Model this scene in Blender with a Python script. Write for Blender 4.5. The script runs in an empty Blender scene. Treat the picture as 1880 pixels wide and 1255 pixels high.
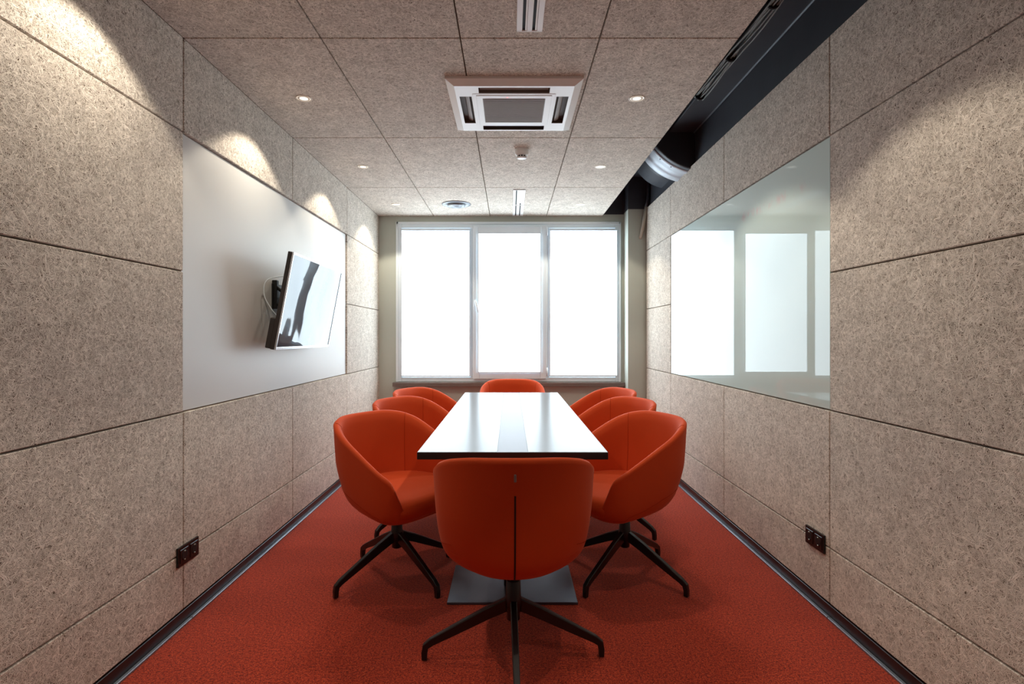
import bpy, bmesh, math, random
from math import pi, sin, cos, radians, sqrt, atan2
from mathutils import Vector, Matrix

random.seed(7)
C = bpy.context.scene.collection
scene = bpy.context.scene

# ------------------------------------------------------------------ dimensions
F = 1022.0                    # focal length in pixels of the 1880 wide frame
HC = 1.228                    # lens height
CEIL = 2.50
XL, XR = -1.395, 1.392        # faces of the acoustic panels
YF, YN = 5.91, -1.60          # window wall, wall behind the camera
CE = 0.98                     # right edge of the lowered ceiling
JY = [-1.60, -0.02, 1.18, 2.377, 3.570, 4.760, YF]      # panel joints along the room (left)
JYR = [-1.60, 0.026, 1.226, 2.426, 3.626, 4.834, 5.69]  # panel joints along the room (right)
JZ = [0.062, 0.305, 0.905, 1.505, 2.100, 2.504]
JZR = [0.062, 0.305, 0.905, 1.505, 2.103, 2.54]

# ------------------------------------------------------------------ materials
def lin(c):
    c = c / 255.0
    return c / 12.92 if c <= 0.04045 else ((c + 0.055) / 1.055) ** 2.4
def rgb(r, g, b): return (lin(r), lin(g), lin(b), 1.0)

class NT:
    def __init__(s, name):
        s.m = bpy.data.materials.new(name); s.m.use_nodes = True
        s.t = s.m.node_tree; s.b = s.t.nodes['Principled BSDF']
        s.out = s.t.nodes['Material Output']
    def n(s, typ, **kw):
        x = s.t.nodes.new(typ)
        for k, v in kw.items():
            if k in ('inp',):
                for kk, vv in v.items(): x.inputs[kk].default_value = vv
            else: setattr(x, k, v)
        return x
    def l(s, a, b): s.t.links.new(a, b)
    def math(s, op, a, b=None, c=None, clamp=False):
        x = s.t.nodes.new('ShaderNodeMath'); x.operation = op; x.use_clamp = clamp
        for i, v in enumerate((a, b, c)):
            if v is None: continue
            if isinstance(v, (int, float)): x.inputs[i].default_value = v
            else: s.l(v, x.inputs[i])
        return x.outputs[0]
    def mix(s, fac, a, b):
        x = s.t.nodes.new('ShaderNodeMix'); x.data_type = 'RGBA'
        for key, v in ((0, fac), (6, a), (7, b)):
            if isinstance(v, (int, float, tuple)): x.inputs[key].default_value = v
            else: s.l(v, x.inputs[key])
        return x.outputs[2]

def noise(t, vec, scale, detail=0.0, rough=0.5, dim='3D'):
    x = t.n('ShaderNodeTexNoise', noise_dimensions=dim)
    x.inputs['Scale'].default_value = scale; x.inputs['Detail'].default_value = detail
    x.inputs['Roughness'].default_value = rough
    if vec is not None: t.l(vec, x.inputs['Vector'])
    return x

def pbr(name, col, rough=0.5, metal=0.0, spec=0.5, bump=None, coat=0.0, vary=0.0, vscale=20.0, sheen=0.0):
    """plain procedural surface: noise drives slight tone variation, roughness and bump"""
    t = NT(name); b = t.b
    b.inputs['Roughness'].default_value = rough; b.inputs['Metallic'].default_value = metal
    b.inputs['Specular IOR Level'].default_value = spec
    b.inputs['Base Color'].default_value = col
    if coat: b.inputs['Coat Weight'].default_value = coat; b.inputs['Coat Roughness'].default_value = 0.03
    if sheen:
        b.inputs['Sheen Weight'].default_value = sheen; b.inputs['Sheen Roughness'].default_value = 0.4
        b.inputs['Sheen Tint'].default_value = (1.0, 0.6, 0.45, 1)
    co = t.n('ShaderNodeTexCoord')
    if vary:
        nz = noise(t, co.outputs['Object'], vscale, 3.0)
        dk = tuple(c * (1 - vary) for c in col[:3]) + (1,)
        t.l(t.mix(nz.outputs['Fac'], dk, col), b.inputs['Base Color'])
    if bump:
        nb = noise(t, co.outputs['Object'], bump[0], 2.0)
        bp = t.n('ShaderNodeBump', inp={'Strength': bump[1], 'Distance': bump[2]})
        t.l(nb.outputs['Fac'], bp.inputs['Height']); t.l(bp.outputs['Normal'], b.inputs['Normal'])
    return t.m

def woodwool(name, plane):
    """pressed wood-wool board: five directions of long thin strands over dark gaps"""
    t = NT(name); b = t.b
    co = t.n('ShaderNodeTexCoord'); geo = t.n('ShaderNodeNewGeometry')
    sp = t.n('ShaderNodeSeparateXYZ'); t.l(co.outputs['Object'], sp.inputs[0])
    u, v = {'yz': ('Y', 'Z'), 'xy': ('X', 'Y')}[plane]
    off = t.math('MULTIPLY', geo.outputs['Random Per Island'], 13.0)
    cb = t.n('ShaderNodeCombineXYZ')
    t.l(t.math('ADD', sp.outputs[u], off), cb.inputs[0]); t.l(t.math('ADD', sp.outputs[v], off), cb.inputs[1])
    warp = noise(t, cb.outputs[0], 26.0, 1.0, 0.5, '2D')
    wv = t.n('ShaderNodeVectorMath', operation='MULTIPLY_ADD')
    t.l(warp.outputs['Color'], wv.inputs[0]); wv.inputs[1].default_value = (0.016, 0.016, 0); t.l(cb.outputs[0], wv.inputs[2])
    top = None
    for k, ang in enumerate((8, 38, 67, 97, 128, 160)):
        mp = t.n('ShaderNodeMapping', vector_type='TEXTURE')
        mp.inputs['Rotation'].default_value = (0, 0, radians(ang))
        mp.inputs['Location'].default_value = (k * 3.7, k * 1.9, 0)
        mp.inputs['Scale'].default_value = (1 / 26.0, 1 / 190.0, 1)
        t.l(wv.outputs[0], mp.inputs['Vector'])
        nz = noise(t, mp.outputs[0], 1.0, 0.0, 0.5, '2D')
        d = t.math('MULTIPLY', t.math('SUBTRACT', nz.outputs['Fac'], 0.5), 9.0)
        h = t.math('SUBTRACT', 1.0, t.math('MULTIPLY', d, d), clamp=True)       # round strand section
        lay = noise(t, mp.outputs[0], 0.45, 0.0, 0.5, '2D')                     # strands weave over and under
        h = t.math('MULTIPLY', h, t.math('MULTIPLY_ADD', lay.outputs['Fac'], 0.85, 0.42))
        top = h if top is None else t.math('MAXIMUM', top, h)
    ramp = t.n('ShaderNodeValToRGB'); t.l(top, ramp.inputs[0])
    e = ramp.color_ramp.elements
    e[0].position = 0.10; e[0].color = rgb(98, 83, 70)
    e[1].position = 1.0; e[1].color = rgb(236, 227, 216)
    m = ramp.color_ramp.elements.new(0.58); m.color = rgb(182, 171, 158)
    bl = noise(t, cb.outputs[0], 9.0, 2.0, 0.6, '2D')
    tone = t.math('MULTIPLY_ADD', bl.outputs['Fac'], 0.30, 0.82)
    tone = t.math('ADD', tone, t.math('MULTIPLY_ADD', geo.outputs['Random Per Island'], 0.06, -0.03))
    mul = t.n('ShaderNodeVectorMath', operation='SCALE'); t.l(ramp.outputs[0], mul.inputs[0]); t.l(tone, mul.inputs['Scale'])
    t.l(mul.outputs[0], b.inputs['Base Color'])
    b.inputs['Roughness'].default_value = 0.9; b.inputs['Specular IOR Level'].default_value = 0.15
    bp = t.n('ShaderNodeBump', inp={'Strength': 0.6, 'Distance': 0.003})
    t.l(top, bp.inputs['Height']); t.l(bp.outputs['Normal'], b.inputs['Normal'])
    return t.m

def carpet():
    t = NT('red_carpet'); b = t.b
    co = t.n('ShaderNodeTexCoord')
    n1 = noise(t, co.outputs['Object'], 210.0, 2.0, 0.7); n2 = noise(t, co.outputs['Object'], 95.0, 3.0, 0.7)
    n3 = noise(t, co.outputs['Object'], 3.0, 2.0)
    f = t.math('ADD', t.math('MULTIPLY', n1.outputs['Fac'], 0.6), t.math('MULTIPLY', n2.outputs['Fac'], 0.4))
    ramp = t.n('ShaderNodeValToRGB'); t.l(f, ramp.inputs[0]); e = ramp.color_ramp.elements
    e[0].position = 0.40; e[0].color = rgb(84, 22, 14); e[1].position = 0.63; e[1].color = rgb(212, 88, 50)
    m = e.new(0.5); m.color = rgb(158, 46, 26)
    tone = t.math('MULTIPLY_ADD', n3.outputs['Fac'], 0.2, 0.9)
    mul = t.n('ShaderNodeVectorMath', operation='SCALE'); t.l(ramp.outputs[0], mul.inputs[0]); t.l(tone, mul.inputs['Scale'])
    t.l(mul.outputs[0], b.inputs['Base Color'])
    b.inputs['Roughness'].default_value = 0.95; b.inputs['Specular IOR Level'].default_value = 0.15
    b.inputs['Sheen Weight'].default_value = 0.25; b.inputs['Sheen Roughness'].default_value = 0.5
    b.inputs['Sheen Tint'].default_value = (1, 0.6, 0.55, 1)
    bp = t.n('ShaderNodeBump', inp={'Strength': 0.7, 'Distance': 0.004})
    t.l(f, bp.inputs['Height']); t.l(bp.outputs['Normal'], b.inputs['Normal'])
    return t.m

def emitter(name, col, strength):
    t = NT(name)
    co = t.n('ShaderNodeTexCoord')
    nz = noise(t, co.outputs['Object'], 180.0, 2.0)      # weave of the fabric / prisms of the lens
    t.b.inputs['Base Color'].default_value = (0.8, 0.8, 0.8, 1); t.b.inputs['Roughness'].default_value = 0.8
    t.b.inputs['Emission Color'].default_value = col
    t.l(t.math('MULTIPLY_ADD', nz.outputs['Fac'], strength * 0.06, strength * 0.97), t.b.inputs['Emission Strength'])
    return t.m

def glass_board():
    t = NT('pale_glass_board'); b = t.b
    co = t.n('ShaderNodeTexCoord'); sp = t.n('ShaderNodeSeparateXYZ'); t.l(co.outputs['Object'], sp.inputs[0])
    # faint pink remains of wiped marker writing, a band at reading height
    zc = t.math('SUBTRACT', 1.0, t.math('MULTIPLY', t.math('ABSOLUTE', t.math('SUBTRACT', sp.outputs['Z'], 1.94)), 28.0), clamp=True)
    yc = t.math('SUBTRACT', 1.0, t.math('MULTIPLY', t.math('ABSOLUTE', t.math('SUBTRACT', sp.outputs['Y'], 3.02)), 2.4), clamp=True)
    yc = t.math('MINIMUM', t.math('MULTIPLY', yc, 4.0), 1.0)
    mp = t.n('ShaderNodeMapping'); mp.inputs['Scale'].default_value = (1, 22, 16); t.l(co.outputs['Object'], mp.inputs['Vector'])
    nz = noise(t, mp.outputs[0], 1.0, 3.0, 0.6)
    ink = t.math('MULTIPLY_ADD', nz.outputs['Fac'], 5.0, -2.3, clamp=True)
    fac = t.math('MULTIPLY', t.math('MULTIPLY', t.math('MULTIPLY', zc, yc), ink), 0.5)
    t.l(t.mix(fac, rgb(196, 214, 211), rgb(214, 176, 182)), b.inputs['Base Color'])
    b.inputs['Roughness'].default_value = 0.02; b.inputs['IOR'].default_value = 1.36
    return t.m

M = {}
M['wool_yz'] = woodwool('wood_wool_wall', 'yz')
M['wool_xy'] = woodwool('wood_wool_ceiling', 'xy')
M['groove'] = pbr('panel_groove', rgb(132, 106, 86), 0.9, vary=0.3, vscale=60, spec=0.1)
M['carpet'] = carpet()
M['plaster_white'] = pbr('white_satin_plaster', rgb(206, 205, 202), 0.45, bump=(40, 0.05, 0.002), vary=0.03, vscale=3)
M['plaster_grey'] = pbr('grey_paint', rgb(186, 191, 182), 0.8, bump=(120, 0.08, 0.001), vary=0.05, vscale=4, spec=0.25)
M['black_paint'] = pbr('black_paint', rgb(66, 68, 75), 0.5, bump=(30, 0.15, 0.003), vary=0.35, vscale=5, spec=0.35)
M['skirt'] = pbr('black_skirting', rgb(30, 25, 26), 0.35, vary=0.1, vscale=8)
M['strip'] = pbr('grey_edge_strip', rgb(150, 158, 170), 0.35, metal=0.6, vary=0.1, vscale=15)
M['pvc'] = pbr('white_pvc', rgb(230, 240, 247), 0.35, vary=0.03, vscale=6)
M['sill'] = pbr('brown_stone_sill', rgb(122, 106, 100), 0.4, vary=0.25, vscale=40)
M['blind'] = emitter('daylit_blind_fabric', (0.73, 0.895, 1.0, 1), 4.5)
M['blind_rail'] = pbr('white_blind_rail', rgb(222, 233, 242), 0.4, vary=0.03)
M['lens'] = emitter('downlight_lens', (1.0, 0.88, 0.70, 1), 1.0)
M['trim'] = pbr('cream_downlight_trim', rgb(226, 216, 200), 0.35, vary=0.04)
M['fabric'] = pbr('orange_upholstery', rgb(205, 73, 26), 0.78, bump=(700, 0.12, 0.001), vary=0.10, vscale=260, spec=0.25, sheen=0.12)
M['seam'] = pbr('upholstery_seam', rgb(176, 54, 20), 0.85, vary=0.2, vscale=90, spec=0.1)
M['zip'] = pbr('zip_tape', rgb(40, 12, 8), 0.5, vary=0.3, vscale=300)
M['zip_metal'] = pbr('zip_pull_metal', rgb(150, 150, 150), 0.3, metal=1.0, vary=0.1)
M['black_metal'] = pbr('black_powder_coat', rgb(24, 23, 24), 0.30, bump=(500, 0.05, 0.0005), vary=0.15, vscale=40)
M['chrome'] = pbr('chrome_gas_lift', rgb(210, 210, 212), 0.12, metal=1.0, vary=0.03)
M['plate'] = pbr('anthracite_base_plate', rgb(84, 87, 100), 0.32, metal=0.3, bump=(420, 0.25, 0.001), vary=0.35, vscale=9)
M['table_white'] = pbr('white_laminate', rgb(120, 124, 128), 0.23, bump=(260, 0.02, 0.0005), vary=0.02, vscale=12)
M['table_white'].node_tree.nodes['Principled BSDF'].inputs['IOR'].default_value = 1.14
M['table_edge'] = pbr('black_table_edge', rgb(34, 31, 32), 0.4, vary=0.15, vscale=30)
M['table_strip'] = pbr('pale_grey_lid', rgb(122, 122, 136), 0.32, vary=0.02, vscale=12)
M['screen'] = pbr('glossy_screen', rgb(66, 73, 84), 0.03, spec=0.5, bump=(2.2, 0.14, 0.05))
M['table_strip'].node_tree.nodes['Principled BSDF'].inputs['IOR'].default_value = 1.14
M['screen'].node_tree.nodes['Principled BSDF'].inputs['IOR'].default_value = 1.4
M['bezel'] = pbr('silver_bezel', rgb(215, 217, 220), 0.25, metal=0.85, vary=0.04)
M['tv_back'] = pbr('dark_tv_housing', rgb(52, 47, 45), 0.5, vary=0.15, vscale=30)
M['ac_white'] = pbr('white_ac_plastic', rgb(232, 230, 228), 0.4, vary=0.02, vscale=10)
M['ac_grille'] = pbr('grey_ac_grille', rgb(150, 140, 134), 0.6, vary=0.1, vscale=40)
M['ac_dark'] = pbr('dark_ac_slot', rgb(92, 80, 72), 0.7, vary=0.2, vscale=20)
M['led'] = emitter('red_led', (1, 0.1, 0.08, 1), 1.5)
M['dark'] = pbr('dark_void', rgb(22, 20, 20), 0.8, vary=0.2)
M['valve'] = pbr('grey_valve_paint_edge_glint', rgb(128, 132, 138), 0.35, metal=0.4, vary=0.08)
M['galv'] = pbr('galvanised_steel', rgb(190, 196, 204), 0.5, metal=0.35, bump=(14, 0.3, 0.01), vary=0.25, vscale=14)
M['cable'] = pbr('grey_cable', rgb(150, 158, 152), 0.5, vary=0.3, vscale=50)
M['pipe_beige'] = pbr('beige_pipe_paint', rgb(196, 186, 172), 0.5, vary=0.05)
M['outlet'] = pbr('black_socket_plastic', rgb(24, 20, 20), 0.3, vary=0.1)
M['outlet_in'] = pbr('black_socket_well', rgb(8, 8, 8), 0.5, vary=0.1)
M['brass'] = pbr('socket_contact', rgb(200, 200, 180), 0.3, metal=0.8, vary=0.1)
M['board'] = glass_board()
M['glass_edge'] = pbr('green_glass_edge', rgb(120, 150, 142), 0.15, vary=0.1)
M['pane'] = pbr('window_pane', rgb(225, 235, 240), 0.02, vary=0.02)
M['pane'].node_tree.nodes['Principled BSDF'].inputs['Transmission Weight'].default_value = 1.0

# ------------------------------------------------------------------ mesh helpers
def box(bm, x0, x1, y0, y1, z0, z1, mi=0, bev=0.0, seg=2):
    vs = [bm.verts.new((x, y, z)) for z in (z0, z1) for y in (y0, y1) for x in (x0, x1)]
    fs = [bm.faces.new([vs[i] for i in q]) for q in
          ((0, 2, 3, 1), (4, 5, 7, 6), (0, 1, 5, 4), (2, 6, 7, 3), (0, 4, 6, 2), (1, 3, 7, 5))]
    for f in fs: f.material_index = mi
    if bev:
        es = list({e for f in fs for e in f.edges})
        r = bmesh.ops.bevel(bm, geom=es, offset=bev, segments=seg, profile=0.6, affect='EDGES')
        for f in r['faces']: f.material_index = mi
    return fs

def lathe(bm, prof, c=(0, 0, 0), seg=32, mi=0, axis='z', cap0=True, cap1=True):
    """prof: (radius, height) pairs turned about an axis through c"""
    rings = []
    for r, h in prof:
        ring = []
        for i in range(seg):
            a = 2 * pi * i / seg
            p = (r * cos(a), r * sin(a), h)
            if axis == 'y': p = (p[0], p[2], p[1])
            if axis == 'x': p = (p[2], p[0], p[1])
            ring.append(bm.verts.new((p[0] + c[0], p[1] + c[1], p[2] + c[2])))
        rings.append(ring)
    for a, b in zip(rings, rings[1:]):
        for i in range(seg):
            f = bm.faces.new((a[i], a[(i + 1) % seg], b[(i + 1) % seg], b[i])); f.material_index = mi; f.smooth = True
    if cap0: f = bm.faces.new(rings[0][::-1]); f.material_index = mi
    if cap1: f = bm.faces.new(rings[-1]); f.material_index = mi
    bmesh.ops.recalc_face_normals(bm, faces=bm.faces)

def tube(bm, pts, r, seg=8, mi=0, caps=True):
    pts = [Vector(p) for p in pts]; rings = []
    up = Vector((0, 0, 1)); prev = None
    for i, p in enumerate(pts):
        d = (pts[min(i + 1, len(pts) - 1)] - pts[max(i - 1, 0)]).normalized()
        a = d.cross(up) if prev is None else prev - d * prev.dot(d)
        if a.length < 1e-4: a = d.cross(Vector((1, 0, 0)))
        a.normalize(); prev = a; b = d.cross(a)
        rr = r[i] if isinstance(r, (list, tuple)) else r
        rings.append([bm.verts.new(p + a * (rr * cos(2 * pi * k / seg)) + b * (rr * sin(2 * pi * k / seg))) for k in range(seg)])
    for A, B in zip(rings, rings[1:]):
        for k in range(seg):
            f = bm.faces.new((A[k], A[(k + 1) % seg], B[(k + 1) % seg], B[k])); f.smooth = True; f.material_index = mi
    if caps:
        bm.faces.new(rings[0][::-1]).material_index = mi; bm.faces.new(rings[-1]).material_index = mi

def obj(name, bm, mats, parent=None, recalc=True):
    if recalc: bmesh.ops.recalc_face_normals(bm, faces=bm.faces)
    me = bpy.data.meshes.new(name); bm.to_mesh(me); bm.free()
    for m in (mats if isinstance(mats, (list, tuple)) else [mats]): me.materials.append(m)
    o = bpy.data.objects.new(name, me); C.objects.link(o)
    if parent is not None: o.parent = parent
    return o
def B(): return bmesh.new()
def tag(o, label, cat, group=None):
    o['label'] = label; o['category'] = cat
    if group: o['group'] = group
    return o
def thing(name, label, cat, loc=(0, 0, 0), rz=0.0, group=None):
    o = bpy.data.objects.new(name, None); C.objects.link(o)
    o.empty_display_size = 0.1
    o.location = loc; o.rotation_euler = (0, 0, rz)
    return tag(o, label, cat, group)
def struct(name, bm, mats, label=None, cat=None, recalc=True):
    o = obj(name, bm, mats, None, recalc); o['kind'] = 'structure'
    o['label'] = label; o['category'] = cat
    return o
def dup(root, loc, rz, label, group=None):
    r = root.copy(); C.objects.link(r); r.location = loc; r.rotation_euler = (0, 0, rz); r['label'] = label
    if group: r['group'] = group
    for ch in list(root.children):
        c = ch.copy(); C.objects.link(c); c.parent = r
        for g in list(ch.children):
            d = g.copy(); C.objects.link(d); d.parent = c
    return r

# ------------------------------------------------------------------ the room shell
bm = B(); box(bm, -1.50, 1.50, YN - 0.1, YF + 0.1, -0.12, 0.0)
struct('floor', bm, M['carpet'], 'red speckled carpet floor of the meeting room', 'floor')

def panel_grid(bm, plane, a, b, face, thick, skip=(), gap=0.006, into=1):
    """one bevelled board per cell of the joint grid, standing off the backing"""
    for i in range(len(a) - 1):
        for j in range(len(b) - 1):
            if (i, j) in skip: continue
            g = gap / 2
            a0, a1, b0, b1 = a[i] + g, a[i + 1] - g, b[j] + g, b[j + 1] - g
            if plane == 'yz':
                x0, x1 = sorted((face, face + into * thick)); box(bm, x0, x1, a0, a1, b0, b1, 0, 0.0025, 1)
            else:
                box(bm, a0, a1, b0, b1, face, face + thick, 0, 0.0025, 1)

# left wall: boards, recess for the smooth white field, dark backing in the joints
bm = B()
skipL = [(3, 2), (3, 3), (4, 2), (4, 3)]
panel_grid(bm, 'yz', JY, JZ, XL, 0.024, skipL, into=-1)
box(bm, -1.52, XL - 0.020, YN, YF, 0.0, 2.60, 1)
struct('wall_left', bm, [M['wool_yz'], M['groove']], 'left wall clad in beige wood wool panels', 'wall')
bm = B(); box(bm, XL - 0.020, XL - 0.012, 2.380, 4.757, 0.908, 2.097, 0, 0.001, 1)
tag(obj('wall_board', bm, M['plaster_white']), 'smooth white recessed wall board behind the television on the left wall', 'board')

# right wall
bm = B()
skipR = [(3, 2), (3, 3), (4, 2), (4, 3)]
panel_grid(bm, 'yz', JYR, JZR, XR, 0.024, skipR, into=1)
box(bm, XR + 0.020, 1.52, YN, YF, 0.0, 2.54, 1)
struct('wall_right', bm, [M['wool_yz'], M['groove']], 'right wall clad in beige wood wool panels', 'wall')
bm = B()
box(bm, XR + 0.004, XR + 0.020, 2.430, 4.830, 0.909, 2.099, 0, 0.0012, 1)
tag(obj('glass_board', bm, M['board']), 'large pale green glass writing board set flush in the right wall', 'glass board')

# lowered ceiling of wood wool panels, stopping short of the right wall
bm = B()
JX = [-1.399, -0.810, -0.214, 0.383, CE]
panel_grid(bm, 'xy', JX, JY, CEIL, 0.028)
box(bm, -1.52, CE - 0.02, YN, YF, CEIL + 0.022, CEIL + 0.05, 1)
struct('ceiling', bm, [M['wool_xy'], M['groove']], 'lowered ceiling of pale wood wool panels', 'ceiling')

# the black void above the slot
bm = B()
box(bm, 0.45, 1.60, YN, YF + 0.2, 2.86, 2.95)                     # slab underside
box(bm, 0.40, 0.50, YN, YF + 0.2, CEIL + 0.05, 2.95)               # closing board to the left
box(bm, 1.425, 1.60, YN, YF + 0.2, 2.54, 2.95)                      # wall above the panels
struct('ceiling_void', bm, M['black_paint'], 'black painted void above the open slot beside the ceiling', 'ceiling')
bm = B(); box(bm, 1.225, 1.425, YN, 4.32, 2.80, 2.86, 0, 0.004, 1)
tube(bm, [(1.418, YN, 2.797), (1.418, 4.32, 2.797)], 0.006, 8, 1)  # lighter grey bead imitates the highlight caught along the beam's lower edge
struct('beam', bm, [M['black_paint'], M['valve']], 'black painted beam running along the open ceiling slot', 'beam')

# window wall with its opening, painted black above ceiling height
WX0, WX1, WZ0, WZ1 = -1.206, 1.169, 0.745, 2.436
bm = B()
def wallbits(bm, mi, z0, z1):
    box(bm, -1.52, 1.60, YF, YF + 0.18, z0, z1, mi)
box(bm, -1.52, WX0, YF, YF + 0.18, 0, 2.52, 0); box(bm, WX1, 1.60, YF, YF + 0.18, 0, 2.52, 0)
box(bm, WX0, WX1, YF, YF + 0.18, 0, WZ0, 0); box(bm, WX0, WX1, YF, YF + 0.18, WZ1, 2.52, 0)
box(bm, -1.52, 1.60, YF, YF + 0.18, 2.52, 2.95, 1)
struct('wall_far', bm, [M['plaster_grey'], M['black_paint']], 'grey painted wall around the window', 'wall')
bm = B()
box(bm, 1.208, 1.50, 5.706, YF, 0, 2.53, 0); box(bm, 1.208, 1.50, 5.706, YF, 2.53, 2.95, 1)
struct('pillar', bm, [M['plaster_grey'], M['black_paint']], 'grey painted pillar right of the window, black at the top', 'pillar')
bm = B(); box(bm, -1.52, 1.60, YN - 0.12, YN, 0, 2.95)
struct('wall_near', bm, M['plaster_grey'], 'plain grey wall behind the camera', 'wall')

# skirting and edge strips
for nm, x0, x1, lab in (('baseboard_left', -1.43, XL + 0.001, 'left'), ('baseboard_right', XR - 0.001, 1.43, 'right')):
    bm = B(); box(bm, x0, x1, YN, YF if lab == 'left' else 5.70, 0.0, 0.058, 0, 0.002, 1)
    struct(nm, bm, M['skirt'], 'black skirting along the %s wall' % lab, 'skirting')
for nm, x0, x1, lab in (('trim_1', XL + 0.001, XL + 0.016, 'left'), ('trim_2', XR - 0.016, XR - 0.001, 'right')):
    bm = B()
    ys = [YN, 0.3, 1.55, 2.42, 3.62, 4.82, 5.70]
    for a, b in zip(ys, ys[1:]): box(bm, x0, x1, a, b - 0.004, 0.0, 0.010, 0, 0.002, 1)
    struct(nm, bm, M['strip'], 'thin grey metal strip between carpet and skirting on the %s' % lab, 'trim')

# ------------------------------------------------------------------ window
bm = B()
FO = 0.055
y0, y1 = YF - 0.006, YF + 0.06
box(bm, WX0, WX0 + FO, y0, y1, WZ0, WZ1, 0, 0.004, 1); box(bm, WX1 - FO, WX1, y0, y1, WZ0, WZ1, 0, 0.004, 1)
box(bm, WX0 + FO, WX1 - FO, y0, y1, WZ1 - 0.062, WZ1, 0, 0.004, 1); box(bm, WX0 + FO, WX1 - FO, y0, y1, WZ0, WZ0 + 0.05, 0, 0.004, 1)
MX0, MX1 = -0.423, 0.414            # mullion outer edges (left / right of the opening sash)
box(bm, MX0, MX0 + 0.075, y0, y1, WZ0 + 0.05, WZ1 - 0.062, 0, 0.004, 1)
box(bm, MX1 - 0.075, MX1, y0, y1, WZ0 + 0.05, WZ1 - 0.062, 0, 0.004, 1)
# thin casing lip around the frame
for a in ((WX0 - 0.004, WX0 + 0.02, WZ0, WZ1 + 0.004), (WX1 - 0.02, WX1 + 0.004, WZ0, WZ1 + 0.004), (WX0, WX1, WZ1 - 0.02, WZ1 + 0.004)):
    box(bm, a[0], a[1], YF - 0.016, YF - 0.001, a[2], a[3], 0, 0.002, 1)
win = struct('window_1', bm, M['pvc'], 'wide white three part window behind glowing roller blinds', 'window')
bm = B()
SX0, SX1, SZ0, SZ1 = -0.393, 0.384, 0.778, 2.400
sy0, sy1 = YF - 0.034, YF - 0.006
for a in ((SX0, SX0 + 0.068, SZ0, SZ1), (SX1 - 0.068, SX1, SZ0, SZ1), (SX0 + 0.068, SX1 - 0.068, SZ0, SZ0 + 0.066), (SX0 + 0.068, SX1 - 0.068, SZ1 - 0.066, SZ1)):
    box(bm, a[0], a[1], sy0, sy1, a[2], a[3], 0, 0.006, 2)
sash = obj('window_sash', bm, M['pvc'], win)
bm = B()
box(bm, SX0 + 0.014, SX0 + 0.042, sy0 - 0.010, sy0, 1.545, 1.615, 0, 0.004, 2)
tube(bm, [(SX0 + 0.028, sy0 - 0.008, 1.60), (SX0 + 0.028, sy0 - 0.040, 1.60), (SX0 + 0.031, sy0 - 0.046, 1.59), (SX0 + 0.045, sy0 - 0.046, 1.535), (SX0 + 0.058, sy0 - 0.044, 1.475)], [0.008, 0.008, 0.010, 0.010, 0.008], 10)
obj('window_handle', bm, M['pvc'], sash)
for k in range(2):
    bm = B(); zz = (SZ0 + 0.03, SZ1 - 0.11)[k]
    tube(bm, [(SX1 + 0.004, sy0 - 0.004, zz), (SX1 + 0.004, sy0 - 0.004, zz + 0.09)], 0.009, 10)
    obj('window_hinge', bm, M['pvc'], sash)
bm = B()
for a, b in ((WX0 + FO, MX0), (MX1, WX1 - FO)): box(bm, a, b, YF + 0.045, YF + 0.055, WZ0 + 0.05, WZ1 - 0.062)
box(bm, MX0 + 0.075, MX1 - 0.075, YF + 0.045, YF + 0.055, WZ0 + 0.05, WZ1 - 0.062)
obj('window_pane', bm, M['pane'], win)
bm = B(); box(bm, -1.236, 1.205, YF - 0.075, YF + 0.02, 0.700, 0.742, 0, 0.004, 2)
obj('window_sill', bm, M['sill'], win)

def roller_blind(x0, x1, z0, z1, y, head, label):
    t = thing('roller_blind', label, 'blind', ((x0 + x1) / 2, y, z0), 0, 'daylit roller blinds of the window')
    w = (x1 - x0) / 2; h = z1 - z0
    bm = B(); box(bm, -w + 0.004, w - 0.004, 0.0, 0.003, 0.012, h - 0.01, 0)
    obj('blind_fabric', bm, M['blind'], t)
    bm = B(); box(bm, -w - 0.006, w + 0.006, -0.014, 0.006, h - 0.012, h + head, 0, 0.006, 3)
    obj('blind_cassette', bm, M['blind_rail'], t)
    bm = B(); box(bm, -w + 0.002, w - 0.002, -0.007, 0.006, 0.0, 0.014, 0, 0.004, 2)
    obj('bottom_rail', bm, M['blind_rail'], t)
    for s in (-1, 1):
        bm = B(); xx = s * w
        box(bm, xx - 0.007, xx + 0.007, -0.009, 0.006, 0.0, h - 0.012, 0, 0.002, 1)
        obj('side_guide', bm, M['blind_rail'], t)
    return t
roller_blind(WX0 + 0.052, MX0 - 0.004, 0.800, 2.356, YF - 0.014, 0.012, 'glowing white roller blind over the left pane of the window')
roller_blind(-0.338, 0.323, 0.842, 2.318, YF - 0.048, 0.062, 'glowing white roller blind on the middle opening sash with a handle')
roller_blind(MX1 + 0.004, WX1 - 0.035, 0.803, 2.356, YF - 0.014, 0.012, 'glowing white roller blind over the right pane beside the pillar')

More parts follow.
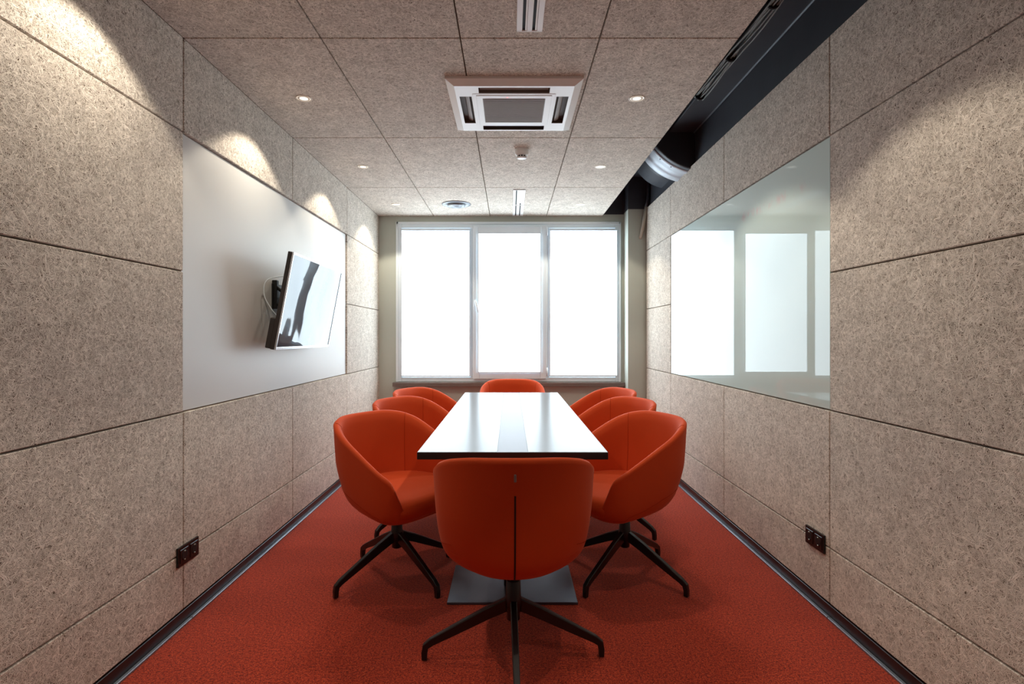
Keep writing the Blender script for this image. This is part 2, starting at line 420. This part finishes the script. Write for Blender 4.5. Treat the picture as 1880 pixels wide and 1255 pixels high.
# ------------------------------------------------------------------ table
TX0, TX1, TY0, TY1, TZ = -0.389, 0.409, 2.322, 4.790, 0.745
table = thing('conference_table', 'long white topped conference table with black edges among the orange chairs', 'table', (0.01, 3.556, 0))
def T(x): return x - 0.01
def TY(y): return y - 3.556
bm = B()
box(bm, T(TX0), T(TX1), TY(TY0), TY(TY1), TZ - 0.031, TZ - 0.0015, 1, 0.0012, 1)
for a, b in ((TX0 + 0.001, -0.0545), (0.0755, TX1 - 0.001)):
    box(bm, T(a), T(b), TY(TY0 + 0.001), TY(TY1 - 0.001), TZ - 0.002, TZ, 0, 0.0008, 1)
obj('tabletop', bm, [M['table_white'], M['table_edge']], table)
bm = B(); box(bm, T(-0.053), T(0.074), TY(TY0 + 0.001), TY(TY1 - 0.001), TZ - 0.0022, TZ - 0.0004, 0, 0.0006, 1)
o = obj('centre_strip', bm, M['table_strip'], table); o['label'] = 'pale grey strip along the middle of the tabletop'
bm = B()
box(bm, -0.30, 0.30, TY(2.52), TY(2.60), TZ - 0.075, TZ - 0.031, 0, 0.004, 1)
box(bm, -0.30, 0.30, TY(4.51), TY(4.59), TZ - 0.075, TZ - 0.031, 0, 0.004, 1)
for s in (-1, 1): box(bm, s * 0.2 - 0.02, s * 0.2 + 0.02, TY(2.6), TY(4.51), TZ - 0.071, TZ - 0.031, 0, 0.003, 1)
obj('support_frame', bm, M['black_metal'], table)
for yc in (2.753, 4.36):
    bm = B(); box(bm, -0.04, 0.04, TY(yc) - 0.04, TY(yc) + 0.04, 0.012, TZ - 0.04, 0, 0.004, 2)
    obj('pedestal_column', bm, M['black_metal'], table)
    bm = B(); box(bm, -0.30, 0.30, TY(yc) - 0.207, TY(yc) + 0.207, 0.0, 0.012, 0, 0.002, 1)
    obj('base_plate', bm, M['plate'], table)

# ------------------------------------------------------------------ tub chair
def interp(tab, x):
    """smooth monotone lookup"""
    if x <= tab[0][0]: return tab[0][1]
    for (a, va), (b, vb) in zip(tab, tab[1:]):
        if x <= b:
            f = (x - a) / (b - a); return va + (vb - va) * f
    return tab[-1][1]
def smooth_interp(tab, x, w=0.005):
    return sum(interp(tab, x + d * w) for d in (-2, -1, 0, 1, 2)) / 5
RIM = [(-0.28, 0.811), (-0.25, 0.808), (-0.20, 0.793), (-0.14, 0.768), (0.0, 0.697), (0.14, 0.622), (0.225, 0.572), (0.245, 0.545), (0.265, 0.47), (0.280, 0.41), (0.286, 0.394), (0.32, 0.390)]
AW, UB, UF = 0.303, 0.272, 0.292
def plan(t):
    """unit plan outline: x across, u forward (+) / back (-); t = 0 is the back, pi the front"""
    c, s = cos(t), sin(t); NE = 2.55 if c > 0 else 4.6
    x = AW * math.copysign(abs(s) ** (2 / NE), s)
    u = -(UB if c > 0 else UF) * math.copysign(abs(c) ** (2 / NE), c)
    return x, u
ZC = 0.344
def knee(u): return interp([(-0.28, 0.480), (-0.20, 0.496), (-0.05, 0.458), (0.08, 0.412), (0.2, 0.378), (0.3, 0.372)], u)
def catmull(P, n):
    out = []
    for i in range(len(P) - 1):
        p0, p1, p2, p3 = P[max(i - 1, 0)], P[i], P[i + 1], P[min(i + 2, len(P) - 1)]
        for k in range(n):
            f = k / n
            out.append(tuple(0.5 * ((2 * b) + (-a + c) * f + (2 * a - 5 * b + 4 * c - d) * f * f + (-a + 3 * b - 3 * c + d) * f ** 3)
                             for a, b, c, d in zip(p0, p1, p2, p3)))
    out.append(P[-1]); return out
def outer_profile(t, n=4):
    x, u = plan(t); zk = knee(u); zr = max(smooth_interp(RIM, u), zk + 0.016)
    k, g = zk - ZC, min(1, (zr - zk) / 0.2)
    P = [(0.0, ZC), (0.30, ZC + 0.004), (0.56, ZC + k * 0.15), (0.735, ZC + k * 0.36), (0.855, ZC + k * 0.66), (0.918, zk + 0.02 * g),
         (0.925 + 0.032 * g, zk + (zr - zk) * 0.40), (0.93 + 0.06 * g, zr - 0.012 * min(1, (zr - zk) / 0.03))]
    return catmull(P, n), zr
def rim_profile(t, zr, r1):
    th = 0.115      # wall thickness as a share of the plan radius
    up = 0.010
    return [(r1 + 0.004, zr), (r1 - 0.03, zr + up), (r1 - 0.07, zr + up * 0.8), (r1 - th, zr - 0.006)]
def inner_profile(t, zr, r1):
    x, u = plan(t); r = r1 - 0.115; zs = min(0.450, zr - 0.012)
    return [(r - 0.012 - 0.03 * k, zr - 0.006 + (zs - zr + 0.006) * k) for k in (0.12, 0.3, 0.5, 0.7, 0.88, 1.0)] + [(0.55, zs - 0.004), (0.0, 0.44 if zr > 0.46 else 0.37)]
# angular samples are packed where the rim drops
ts = []
k = 0
while k < 144:
    ts.append(2 * pi * k / 144); k += 1
def pt(t, r, z):
    """chair local: +X is forward; the tub grows rounder in plan towards its bottom"""
    x, u = plan(t); c, s = cos(t), sin(t)
    if c > 0:
        k = min(1.0, max(0.0, (0.60 - z) / 0.18))
        x += (AW * s - x) * k; u += (-UB * c - u) * k
    return Vector((u * r, x * r, z))
def chair_shell():
    bm = B(); rows = []
    for t in ts:
        prof, zr = outer_profile(t); r1 = prof[-1][0]
        full = prof[1:] + rim_profile(t, zr, r1) + inner_profile(t, zr, r1)[:-1]
        rows.append([bm.verts.new(pt(t, r, z)) for r, z in full])
    c0 = bm.verts.new((0, 0, ZC)); c1 = bm.verts.new((0, 0, 0.40))
    n = len(rows)
    for i in range(n):
        a, b = rows[i], rows[(i + 1) % n]
        bm.faces.new((c0, a[0], b[0])); bm.faces.new((c1, b[-1], a[-1]))
        for j in range(len(a) - 1): bm.faces.new((a[j], a[j + 1], b[j + 1], b[j]))
    for f in bm.faces: f.smooth = True
    # stitched seams: level seam round the shell and two upright ones inside the back
    for s in (-1, 1):
        ring = []
        for t in [radians(s * d) for d in range(52, 131, 3)]:
            prof, zr = outer_profile(t); x, u = plan(t)
            r, z = min(prof, key=lambda q: abs(q[1] - knee(u) - 0.004)); ring.append(pt(t, r + 0.001, z))
        tube(bm, ring, 0.0013, 5, 1)
    for t in (radians(-52), radians(52)):
        prof, zr = outer_profile(t); ip = inner_profile(t, zr, prof[-1][0])
        line = [pt(t, r, z) for r, z in rim_profile(t, zr, prof[-1][0])[1:] + ip[:6]]
        tube(bm, line, 0.0014, 5, 1)
    return bm
def chair_cushion():
    bm = B(); n = 72
    prof = [(0.0, 0.388), (0.6, 0.388), (0.86, 0.392), (0.905, 0.405), (0.915, 0.432), (0.905, 0.458), (0.87, 0.476), (0.8, 0.486), (0.6, 0.490), (0.3, 0.489), (0.0, 0.488)]
    rows = []
    for i in range(n):
        t = 2 * pi * i / n; x, u = plan(t); row = []
        for r, z in prof[1:-1]:
            fr = max(0.0, u) / UF
            k = r * (0.93 + 0.175 * fr)          # the front edge comes forward over the lip
            p = pt(t, r, 0.475)                  # follows the rounded tub, shallow at the back
            lo = min(1.0, max(0.0, (0.458 - z) / 0.07))
            zz = z + 0.062 * lo * (1 - min(1.0, fr * 1.3)) - 0.016 * max(0, fr - 0.4)
            row.append(bm.verts.new((u * k if u > 0 else p.x * 0.93, p.y * 0.965, zz)))
        rows.append(row)
    c0 = bm.verts.new((0, 0, prof[0][1])); c1 = bm.verts.new((0, 0, prof[-1][1]))
    for i in range(n):
        a, b = rows[i], rows[(i + 1) % n]
        bm.faces.new((c0, a[0], b[0])); bm.faces.new((c1, b[-1], a[-1]))
        for j in range(len(a) - 1): bm.faces.new((a[j], a[j + 1], b[j + 1], b[j]))
    for f in bm.faces: f.smooth = True
    return bm
def chair_leg(ang):
    """tapering bar from the hub, turned down at its end"""
    bm = B()
    path = [(0.018, 0.212, 0.026, 0.046), (0.10, 0.176, 0.025, 0.042), (0.22, 0.116, 0.023, 0.034), (0.312, 0.070, 0.022, 0.026), (0.333, 0.054, 0.022, 0.024), (0.338, 0.030, 0.021, 0.022), (0.338, 0.004, 0.020, 0.020)]
    dirs = [(0.9, -0.42), (0.9, -0.44), (0.9, -0.45), (0.86, -0.52), (0.5, -0.86), (0.05, -1), (0, -1)]
    rings = []
    for (r, z, w, h), (dr, dz) in zip(path, dirs):
        L = sqrt(dr * dr + dz * dz); nr, nz = -dz / L, dr / L
        ring = []
        for sw, sh in ((-1, -0.5), (-1, 0.4), (-0.75, 0.5), (0.75, 0.5), (1, 0.4), (1, -0.5)):
            rr, zz = r + nr * h * sh, z + nz * h * sh
            ring.append(bm.verts.new((rr * cos(ang) - sin(ang) * sw * w / 2, rr * sin(ang) + cos(ang) * sw * w / 2, zz)))
        rings.append(ring)
    for a, b in zip(rings, rings[1:]):
        for i in range(6): bm.faces.new((a[i], a[(i + 1) % 6], b[(i + 1) % 6], b[i]))
    bm.faces.new(rings[0]); bm.faces.new(rings[-1])
    return bm
def make_chair(label, loc, rz):
    t = thing('tub_chair', label, 'chair', loc, rz, 'orange tub chairs around the conference table')
    sh = obj('shell', chair_shell(), [M['fabric'], M['seam']], t)
    obj('seat', chair_cushion(), M['fabric'], t)
    prof, zr = outer_profile(0.0, 12)
    line = [pt(0, r, z) for r, z in prof]
    bm = B()                                              # zip down the middle of the back
    strip = [p for p in line if p.z < 0.705 and p.x < -0.05]
    for s0, s1 in zip(strip, strip[1:]):
        n0 = Vector((-(s1 - s0).z, 0, (s1 - s0).x)).normalized()
        if n0.x > 0: n0 = -n0
        w = 0.0032
        vs = [bm.verts.new(p + n0 * 0.0012 + Vector((0, s * w, 0))) for p, s in ((s0, -1), (s0, 1), (s1, 1), (s1, -1))]
        vi = [bm.verts.new(p - n0 * 0.003 + Vector((0, s * w, 0))) for p, s in ((s0, -1), (s0, 1), (s1, 1), (s1, -1))]
        bm.faces.new(vs)
        for a in range(4): bm.faces.new((vs[a], vs[(a + 1) % 4], vi[(a + 1) % 4], vi[a]))
    z = obj('zip', bm, M['zip'], sh); z['label'] = 'dark zip down the back of the shell'
    top = min(line, key=lambda p: abs(p.z - 0.756) + (0 if p.x < -0.2 else 9))
    bm = B(); box(bm, top.x - 0.004, top.x + 0.002, -0.004, 0.004, 0.741, 0.767, 0, 0.0015, 1)
    obj('zip_pull', bm, M['zip_metal'], sh)
    bm = B()
    lathe(bm, [(0.019, 0.148), (0.025, 0.152), (0.025, 0.18), (0.032, 0.186), (0.032, 0.232), (0.029, 0.24), (0.027, 0.298), (0.024, 0.302)], seg=28)
    obj('column', bm, M['black_metal'], t)
    bm = B(); lathe(bm, [(0.0135, 0.296), (0.0135, 0.345)], seg=20)
    obj('gas_lift', bm, M['chrome'], t)
    bm = B(); lathe(bm, [(0.05, 0.332), (0.075, 0.339), (0.075, 0.350)], seg=28)
    obj('seat_mount', bm, M['black_metal'], t)
    for k in range(4):
        obj('leg', chair_leg(k * pi / 2), M['black_metal'], t)
    return t
def set_legs(c, turn):
    """the swivel foot keeps its own heading, whichever way the seat is turned"""
    for ch in c.children:
        if ch.name.startswith('leg'): ch.rotation_euler = (0, 0, turn - c.rotation_euler.z)
proto = make_chair('orange tub chair at the near end of the table, seen from behind', (0.012, 2.125, 0), radians(91.0))
set_legs(proto, radians(2))
for x, y, deg, turn, lab in (
        (0.020, 5.085, -90, 0, 'orange tub chair at the far end of the table below the window'),
        (-0.580, 2.850, -34, 45, 'nearest of the three orange tub chairs on the left side of the table'),
        (-0.575, 3.600, -30, 47, 'middle of the three orange tub chairs on the left side of the table'),
        (-0.590, 4.270, -28, 44, 'farthest of the three orange tub chairs on the left side of the table'),
        (0.588, 2.858, 201, 46, 'nearest of the three orange tub chairs on the right side of the table'),
        (0.630, 3.590, 203, 45, 'middle of the three orange tub chairs on the right side of the table'),
        (0.665, 4.280, 201, 43, 'farthest of the three orange tub chairs on the right side of the table')):
    set_legs(dup(proto, (x, y, 0), radians(deg), lab), radians(turn))

# ------------------------------------------------------------------ television on its bracket
tv = thing('television', 'flat television tilted down on a bracket on the white wall board', 'television', (-1.407, 3.50, 1.42))
W2, H2, TILT = 0.465, 0.272, radians(10.6)
body = Matrix.Translation((0.167, 0.0, 0.0)) @ Matrix.Rotation(radians(1.0), 4, 'Z') @ Matrix.Rotation(TILT, 4, 'Y')
def tvbox(bm, d0, d1, y0, y1, z0, z1, bev=0.0):
    n0 = len(bm.verts); fs = box(bm, d0, d1, y0, y1, z0, z1, 0, bev, 2)
    bm.verts.ensure_lookup_table(); bmesh.ops.transform(bm, matrix=body, verts=bm.verts[n0:])
bm = B()
tvbox(bm, -0.030, -0.006, -W2, W2, -H2, H2, 0.004)
for s, (d, y, z0, z1) in enumerate(((-0.052, 0.40, -0.20, 0.16), (-0.080, 0.33, -0.245, -0.06))):
    tvbox(bm, d, -0.029, -y, y, z0, z1, 0.008)
tvbox(bm, -0.060, -0.029, -W2 + 0.004, W2 - 0.004, -H2 + 0.002, -0.10, 0.006)
obj('housing', bm, M['tv_back'], tv)
bm = B()
for a in ((-W2, W2, H2 - 0.012, H2), (-W2, W2, -H2, -H2 + 0.016), (-W2, -W2 + 0.009, -H2 + 0.016, H2 - 0.012), (W2 - 0.009, W2, -H2 + 0.016, H2 - 0.012)):
    tvbox(bm, -0.006, 0.003, a[0], a[1], a[2], a[3], 0.0015)
obj('bezel', bm, M['bezel'], tv)
bm = B(); tvbox(bm, -0.006, 0.000, -W2 + 0.009, W2 - 0.009, -H2 + 0.016, H2 - 0.012)
obj('screen', bm, M['screen'], tv)
bm = B()
box(bm, 0.0, 0.012, -0.22, 0.22, -0.02, 0.12, 0, 0.002, 1)
for s in (-1, 1):
    box(bm, 0.0, 0.030, s * 0.20 - 0.015, s * 0.20 + 0.015, -0.03, 0.14, 0, 0.003, 1)
    tube(bm, [(0.02, s * 0.20, 0.10), (0.10, s * 0.20, 0.04), (0.125, s * 0.20, 0.0)], 0.010, 8)
    tube(bm, [(0.02, s * 0.20, 0.0), (0.085, s * 0.20, -0.03)], 0.008, 8)
    n0 = len(bm.verts); box(bm, -0.072, -0.050, s * 0.20 - 0.014, s * 0.20 + 0.014, -0.15, 0.15, 0, 0.003, 1)
    bm.verts.ensure_lookup_table(); bmesh.ops.transform(bm, matrix=body, verts=bm.verts[n0:])
obj('wall_bracket', bm, M['black_metal'], tv)
bm = B(); tube(bm, catmull([(0.09, -0.30, -0.10), (0.05, -0.35, -0.03), (0.02, -0.365, 0.05), (0.03, -0.34, 0.13), (0.10, -0.25, 0.16)], 8), 0.0025, 6)
obj('tv_cable', bm, M['pvc'], tv)

# ------------------------------------------------------------------ ceiling cassette
ac = thing('air_conditioner', 'white square ceiling cassette air conditioner above the table', 'air conditioner', (0.020, 3.062, CEIL))
bm = B()
def ring(bm, h0, z0, h1, z1, mi=0):
    """four sloped faces between two concentric squares"""
    a = [bm.verts.new((sx * h0, sy * h0, z0)) for sx, sy in ((-1, -1), (1, -1), (1, 1), (-1, 1))]
    b = [bm.verts.new((sx * h1, sy * h1, z1)) for sx, sy in ((-1, -1), (1, -1), (1, 1), (-1, 1))]
    for i in range(4): bm.faces.new((a[i], a[(i + 1) % 4], b[(i + 1) % 4], b[i])).material_index = mi
S0, S1 = 0.340, 0.300
ring(bm, S0, 0.0, S0, -0.012); ring(bm, S0, -0.012, S1, -0.032)
SL0, SL1, SLW = 0.220, 0.283, 0.180       # slot inner / outer offset and half length
def flat(bm, x0, x1, y0, y1, z=-0.032):
    bm.faces.new([bm.verts.new(p) for p in ((x0, y0, z), (x0, y1, z), (x1, y1, z), (x1, y0, z))])
flat(bm, -S1, S1, SL1, S1); flat(bm, -S1, S1, -S1, -SL1)
flat(bm, SL1, S1, -SL1, SL1); flat(bm, -S1, -SL1, -SL1, SL1)
for sx in (-1, 1):
    for sy in (-1, 1):
        xs = sorted((sx * SLW, sx * SL1)); ys = sorted((sy * SLW, sy * SL1)); flat(bm, xs[0], xs[1], ys[0], ys[1])
ring(bm, SL0, -0.032, 0.20, -0.0323)
for s in (-1, 1):
    xs = sorted((s * SL0, s * SL0 * 0.999)); 
    flat(bm, -SL0, -SLW, -SLW, SLW) if s < 0 else flat(bm, SLW, SL0, -SLW, SLW)
    flat(bm, -SLW, SLW, -SL0, -SLW) if s < 0 else flat(bm, -SLW, SLW, SLW, SL0)
    for s2 in (-1, 1):
        xs = sorted((s * SLW, s * SL0)); ys = sorted((s2 * SLW, s2 * SL0)); flat(bm, xs[0], xs[1], ys[0], ys[1])
# slot throats
for k in range(4):
    R = Matrix.Rotation(k * pi / 2, 4, 'Z'); n0 = len(bm.verts)
    P = [(-SLW, SL0), (SLW, SL0), (SLW, SL1), (-SLW, SL1)]
    lo = [bm.verts.new((x, y, -0.032)) for x, y in P]; hi = [bm.verts.new((x, y + 0.015, -0.006)) for x, y in P]
    for i in range(4): bm.faces.new((lo[i], lo[(i + 1) % 4], hi[(i + 1) % 4], hi[i])).material_index = 1
    bm.faces.new(hi).material_index = 1
    bm.verts.ensure_lookup_table(); bmesh.ops.transform(bm, matrix=R, verts=bm.verts[n0:])
obj('panel_frame', bm, [M['ac_white'], M['ac_dark']], ac, recalc=False)
for k in range(4):
    bm = B()
    P = []
    for q in range(7):
        f = q / 6; P.append((SL0 + 0.014 + 0.026 * f, -0.020 + 0.010 * f * f))
    up = [[bm.verts.new((sx * (SLW - 0.006), y, z)) for y, z in P] for sx in (-1, 1)]
    dn = [[bm.verts.new((sx * (SLW - 0.006), y - 0.002, z + 0.004)) for y, z in P] for sx in (-1, 1)]
    for q in range(6):
        bm.faces.new((up[0][q], up[0][q + 1], up[1][q + 1], up[1][q])); bm.faces.new((dn[0][q], dn[1][q], dn[1][q + 1], dn[0][q + 1]))
    for e in (0, 6): bm.faces.new((up[0][e], up[1][e], dn[1][e], dn[0][e]))
    for f in bm.faces: f.smooth = True
    bmesh.ops.transform(bm, matrix=Matrix.Rotation(k * pi / 2, 4, 'Z'), verts=bm.verts)
    obj('air_flap', bm, M['ac_grille'], ac)
bm = B(); box(bm, -0.214, 0.214, -0.214, 0.214, -0.0335, -0.031, 0, 0.001, 1)
box(bm, -0.196, 0.196, -0.196, 0.196, -0.0355, -0.033, 0, 0.001, 1)
gp = obj('intake_panel', bm, M['ac_white'], ac)
bm = B(); box(bm, -0.164, 0.164, -0.164, 0.160, -0.0362, -0.034)
for q in range(22):
    yy = -0.155 + q * 0.0145
    box(bm, -0.160, 0.160, yy - 0.0028, yy + 0.0028, -0.0380, -0.036)
obj('intake_grille', bm, M['ac_grille'], gp)
bm = B(); lathe(bm, [(0.004, -0.0365), (0.004, -0.0350)], (-0.035, -0.178, 0), 12)
o = obj('indicator_light', bm, M['led'], gp); o['label'] = 'tiny red indicator light'

# ------------------------------------------------------------------ smoke detector, valve, diffusers, downlights
sd = thing('smoke_detector', 'small round white smoke detector on the ceiling beyond the air conditioner', 'smoke detector', (0.079, 3.80, CEIL))
bm = B(); lathe(bm, [(0.050, 0.0), (0.050, -0.010), (0.047, -0.016), (0.046, -0.030), (0.040, -0.040), (0.033, -0.042)], seg=36, cap0=False)
obj('housing', bm, M['ac_white'], sd)
bm = B(); lathe(bm, [(0.030, -0.042), (0.030, -0.052)], seg=36)
o = obj('sensor_vent', bm, M['dark'], sd)
bm = B()
for q in range(10):
    a = 2 * pi * q / 10
    tube(bm, [(0.031 * cos(a), 0.031 * sin(a), -0.040), (0.030 * cos(a), 0.030 * sin(a), -0.054)], 0.0035, 6)
lathe(bm, [(0.034, -0.052), (0.032, -0.058), (0.020, -0.060), (0.002, -0.0605)], seg=36)
obj('cap', bm, M['ac_white'], sd)

vv = thing('supply_valve', 'round grey air valve set in the ceiling near the window', 'air valve', (-0.518, 5.36, CEIL))
bm = B(); lathe(bm, [(0.092, 0.0008), (0.139, 0.0008), (0.139, -0.005), (0.128, -0.009), (0.096, -0.006), (0.088, 0.004)], seg=48, cap0=False, cap1=False)
obj('flange', bm, M['valve'], vv)
bm = B(); lathe(bm, [(0.086, 0.0), (0.088, -0.004), (0.084, -0.016), (0.078, -0.024), (0.07, -0.026), (0.066, -0.022), (0.050, -0.023), (0.046, -0.028), (0.030, -0.029), (0.024, -0.036), (0.004, -0.037)], seg=48)
obj('disc', bm, M['valve'], vv)

def diffuser(y0, y1, label, plate=None):
    t = thing('slot_diffuser', label, 'air diffuser', (0.080, (y0 + y1) / 2, CEIL), 0, 'white slot diffusers in the ceiling')
    h = (y1 - y0) / 2
    bm = B()
    for x0, x1 in ((-0.054, -0.030), (-0.011, 0.011), (0.030, 0.054)): box(bm, x0, x1, -h, h, -0.006, 0.0, 0, 0.0015, 1)
    for s in (-1, 1): box(bm, -0.054, 0.054, s * h - 0.008 if s > 0 else -h, h if s > 0 else -h + 0.008, -0.0064, 0.0, 0, 0.0015, 1)
    obj('frame', bm, M['ac_white'], t)
    bm = B(); box(bm, -0.031, -0.010, -h + 0.006, h - 0.006, -0.0012, -0.0002); box(bm, 0.010, 0.031, -h + 0.006, h - 0.006, -0.0012, -0.0002)
    obj('slot', bm, M['dark'], t)
    bm = B()
    for x in (-0.015, 0.026): box(bm, x - 0.0035, x + 0.0035, -h + 0.008, h - 0.008, -0.005, -0.001, 0, 0.001, 1)
    if plate:
        box(bm, 0.011, 0.030, plate[0], plate[1], -0.0048, -0.0012, 0)
    obj('vane', bm, M['ac_white'], t)
    return t
diffuser(1.22, 2.317, 'white slot air diffuser in the ceiling nearest the camera, cut by the photo frame')
diffuser(4.825, 5.378, 'white slot air diffuser in the far ceiling, the half away from the window', (-0.26, 0.20))
diffuser(5.388, 5.870, 'white slot air diffuser in the far ceiling, the half touching the window wall')

def make_downlight(label, loc):
    t = thing('downlight', label, 'ceiling light', loc, 0, 'recessed ceiling downlights')
    bm = B(); lathe(bm, [(0.034, 0.0), (0.036, -0.0015), (0.042, -0.003), (0.043, -0.0002)], seg=36, cap0=False, cap1=False)
    lathe(bm, [(0.034, -0.0002), (0.030, -0.0012), (0.022, -0.0008)], seg=36, cap0=False, cap1=False)
    obj('trim_ring', bm, M['trim'], t)
    bm = B(); lathe(bm, [(0.0345, -0.0005), (0.018, -0.0009), (0.004, -0.0010)], seg=28)
    obj('lens', bm, M['lens'], t)
    return t
dl = None
LY = [5.37, 4.18, 2.98, 1.78, 0.58]  # last pair is added out of view to light the near carpet
pl = ['nearest the window', 'second from the window', 'third from the window', 'just above the photo frame', 'added unseen above the camera', 'behind the camera']
for s, x in (('left', -1.105), ('right', 0.678)):
    for y, p in zip(LY, pl):
        lab = 'round recessed downlight in the %s row of the ceiling, %s' % (s, p)
        if dl is None: dl = make_downlight(lab, (x, y, CEIL))
        else: dup(dl, (x, y, CEIL), 0, lab)
        L = bpy.data.lights.new('downlight_beam', 'SPOT')
        L.energy = 19.5; L.color = (1.0, 0.89, 0.73); L.spot_size = radians(114 if y > 1 else 78); L.spot_blend = 0.22; L.shadow_soft_size = 0.022  # added pair has a narrowed beam that spares the front chair's back
        lo = bpy.data.objects.new('downlight_beam', L); C.objects.link(lo); lo.location = (x, y, CEIL - 0.012)

# ------------------------------------------------------------------ services in the black slot
du = thing('air_duct', 'large round black air duct with a galvanised collar in the ceiling slot', 'air duct', (1.50, 4.34, 2.975))
RD = 0.468
bm = B(); lathe(bm, [(RD - 0.006, -0.05), (RD, -0.04), (RD, 0.012)], seg=96, axis='y')
obj('duct_sleeve', bm, M['black_paint'], du)
bm = B(); lathe(bm, [(RD - 0.002, 0.010), (RD + 0.005, 0.014), (RD + 0.005, 0.075), (RD - 0.002, 0.082), (RD - 0.002, 0.20), (RD + 0.004, 0.208), (RD + 0.004, 0.30), (RD - 0.001, 0.315), (RD - 0.02, 0.318)], seg=96, axis='y')
col = obj('duct_collar', bm, M['galv'], du); col['label'] = 'bare galvanised collar'
for a in (3.72, 3.98, 4.2):
    bm = B(); lathe(bm, [(0.006, -0.003), (0.006, 0.004)], ((RD + 0.004) * cos(a), 0.05, (RD + 0.004) * sin(a)), 10)
    obj('rivet', bm, M['dark'], col)
bm = B(); lathe(bm, [(0.36, 0.316), (0.36, 0.9)], seg=64, axis='y')
obj('duct_spigot', bm, M['black_paint'], du)
bm = B()
random.seed(3)
for c in range(7):
    p = []
    for q in range(40):
        y = -1.2 + q * 0.124
        sag = 0.012 * abs(sin(q * 0.55))
        p.append((1.228 + 0.018 * sin(q * 0.31 + c * 1.7) + (c - 3) * 0.005, y, 2.785 - sag + 0.010 * cos(q * 0.47 + c * 2.1)))
    tube(bm, p, 0.0050, 6)
cb = obj('cable_bundle', bm, M['cable']); tag(cb, 'loose bundle of grey cables running along the black beam in the ceiling slot', 'cables')
for q in range(7):
    y = 0.6 + q * 0.50
    bm = B(); lathe(bm, [(0.030, -0.008), (0.032, 0), (0.030, 0.008)], (1.228, y, 2.786), 18, axis='y')
    o = obj('cable_tie', bm, M['dark'], cb)
bm = B(); tube(bm, [(1.405, 5.66, 2.90), (1.405, 5.66, 2.66), (1.400, 5.66, 2.61), (1.385, 5.665, 2.545)], 0.016, 12)
pp = tag(obj('heating_pipe', bm, M['black_paint']), 'thin pipe bending down beside the pillar, black above and beige below', 'pipe')
bm = B(); tube(bm, [(1.385, 5.665, 2.545), (1.352, 5.672, 2.34), (1.338, 5.69, 2.26), (1.335, 5.715, 2.23)], 0.016, 12)
o = obj('lower_pipe', bm, M['pipe_beige'], pp); o['label'] = 'beige lower end'

# ------------------------------------------------------------------ sockets
def socket(x, yc, zc, s, label):
    """s = +1 faces into the room along +x"""
    t = thing('wall_socket', label, 'socket', (x, yc, zc))
    t.rotation_euler = (0, 0, 0 if s > 0 else pi)
    bm = B(); box(bm, 0.0, 0.010, -0.0765, 0.0765, -0.0405, 0.0405, 0, 0.002, 2)
    for k in (-1, 1):
        box(bm, 0.009, 0.0125, k * 0.0365 - 0.029, k * 0.0365 + 0.029, -0.029, 0.029, 0, 0.0015, 1)
    obj('cover_frame', bm, M['outlet'], t)
    for k in (-1, 1):
        bm = B(); lathe(bm, [(0.0205, 0.0122), (0.0205, 0.0132), (0.0185, 0.0134)], (0, k * 0.0365, 0), 28, axis='x')
        w = obj('socket_well', bm, M['outlet_in'], t)
        for z in (-1, 1):
            bm = B(); box(bm, 0.0126, 0.0150, k * 0.0365 - 0.003, k * 0.0365 + 0.003, z * 0.0175 - 0.0028, z * 0.0175 + 0.0028, 0, 0.0006, 1)
            obj('earth_clip', bm, M['brass'], w)
    return t
socket(XL + 0.0004, 2.400, 0.300, 1, 'black double wall socket low on the left wall')
socket(XR - 0.0004, 2.531, 0.308, -1, 'black double wall socket low on the right wall')

# ------------------------------------------------------------------ camera, world, view
w = bpy.data.worlds.new('room_surround'); scene.world = w; w.use_nodes = True
w.node_tree.nodes['Background'].inputs['Color'].default_value = (0.8, 0.88, 1.0, 1)
w.node_tree.nodes['Background'].inputs['Strength'].default_value = 0.6
cd = bpy.data.cameras.new('camera'); co = bpy.data.objects.new('camera', cd); C.objects.link(co)
co.location = (0, 0, HC); co.rotation_euler = (radians(90), 0, 0)
cd.sensor_width = 36; cd.lens = 36 * F / 1880.0
cd.shift_x = 3.3 / 1880; cd.shift_y = -10.5 / 1880
cd.clip_start = 0.02
scene.camera = co
vs = scene.view_settings
vs.view_transform = 'Standard'; vs.look = 'None'; vs.gamma = 1.0; vs.use_curve_mapping = False; vs.exposure = 0.45
scene.cycles.max_bounces = 10; scene.cycles.diffuse_bounces = 6
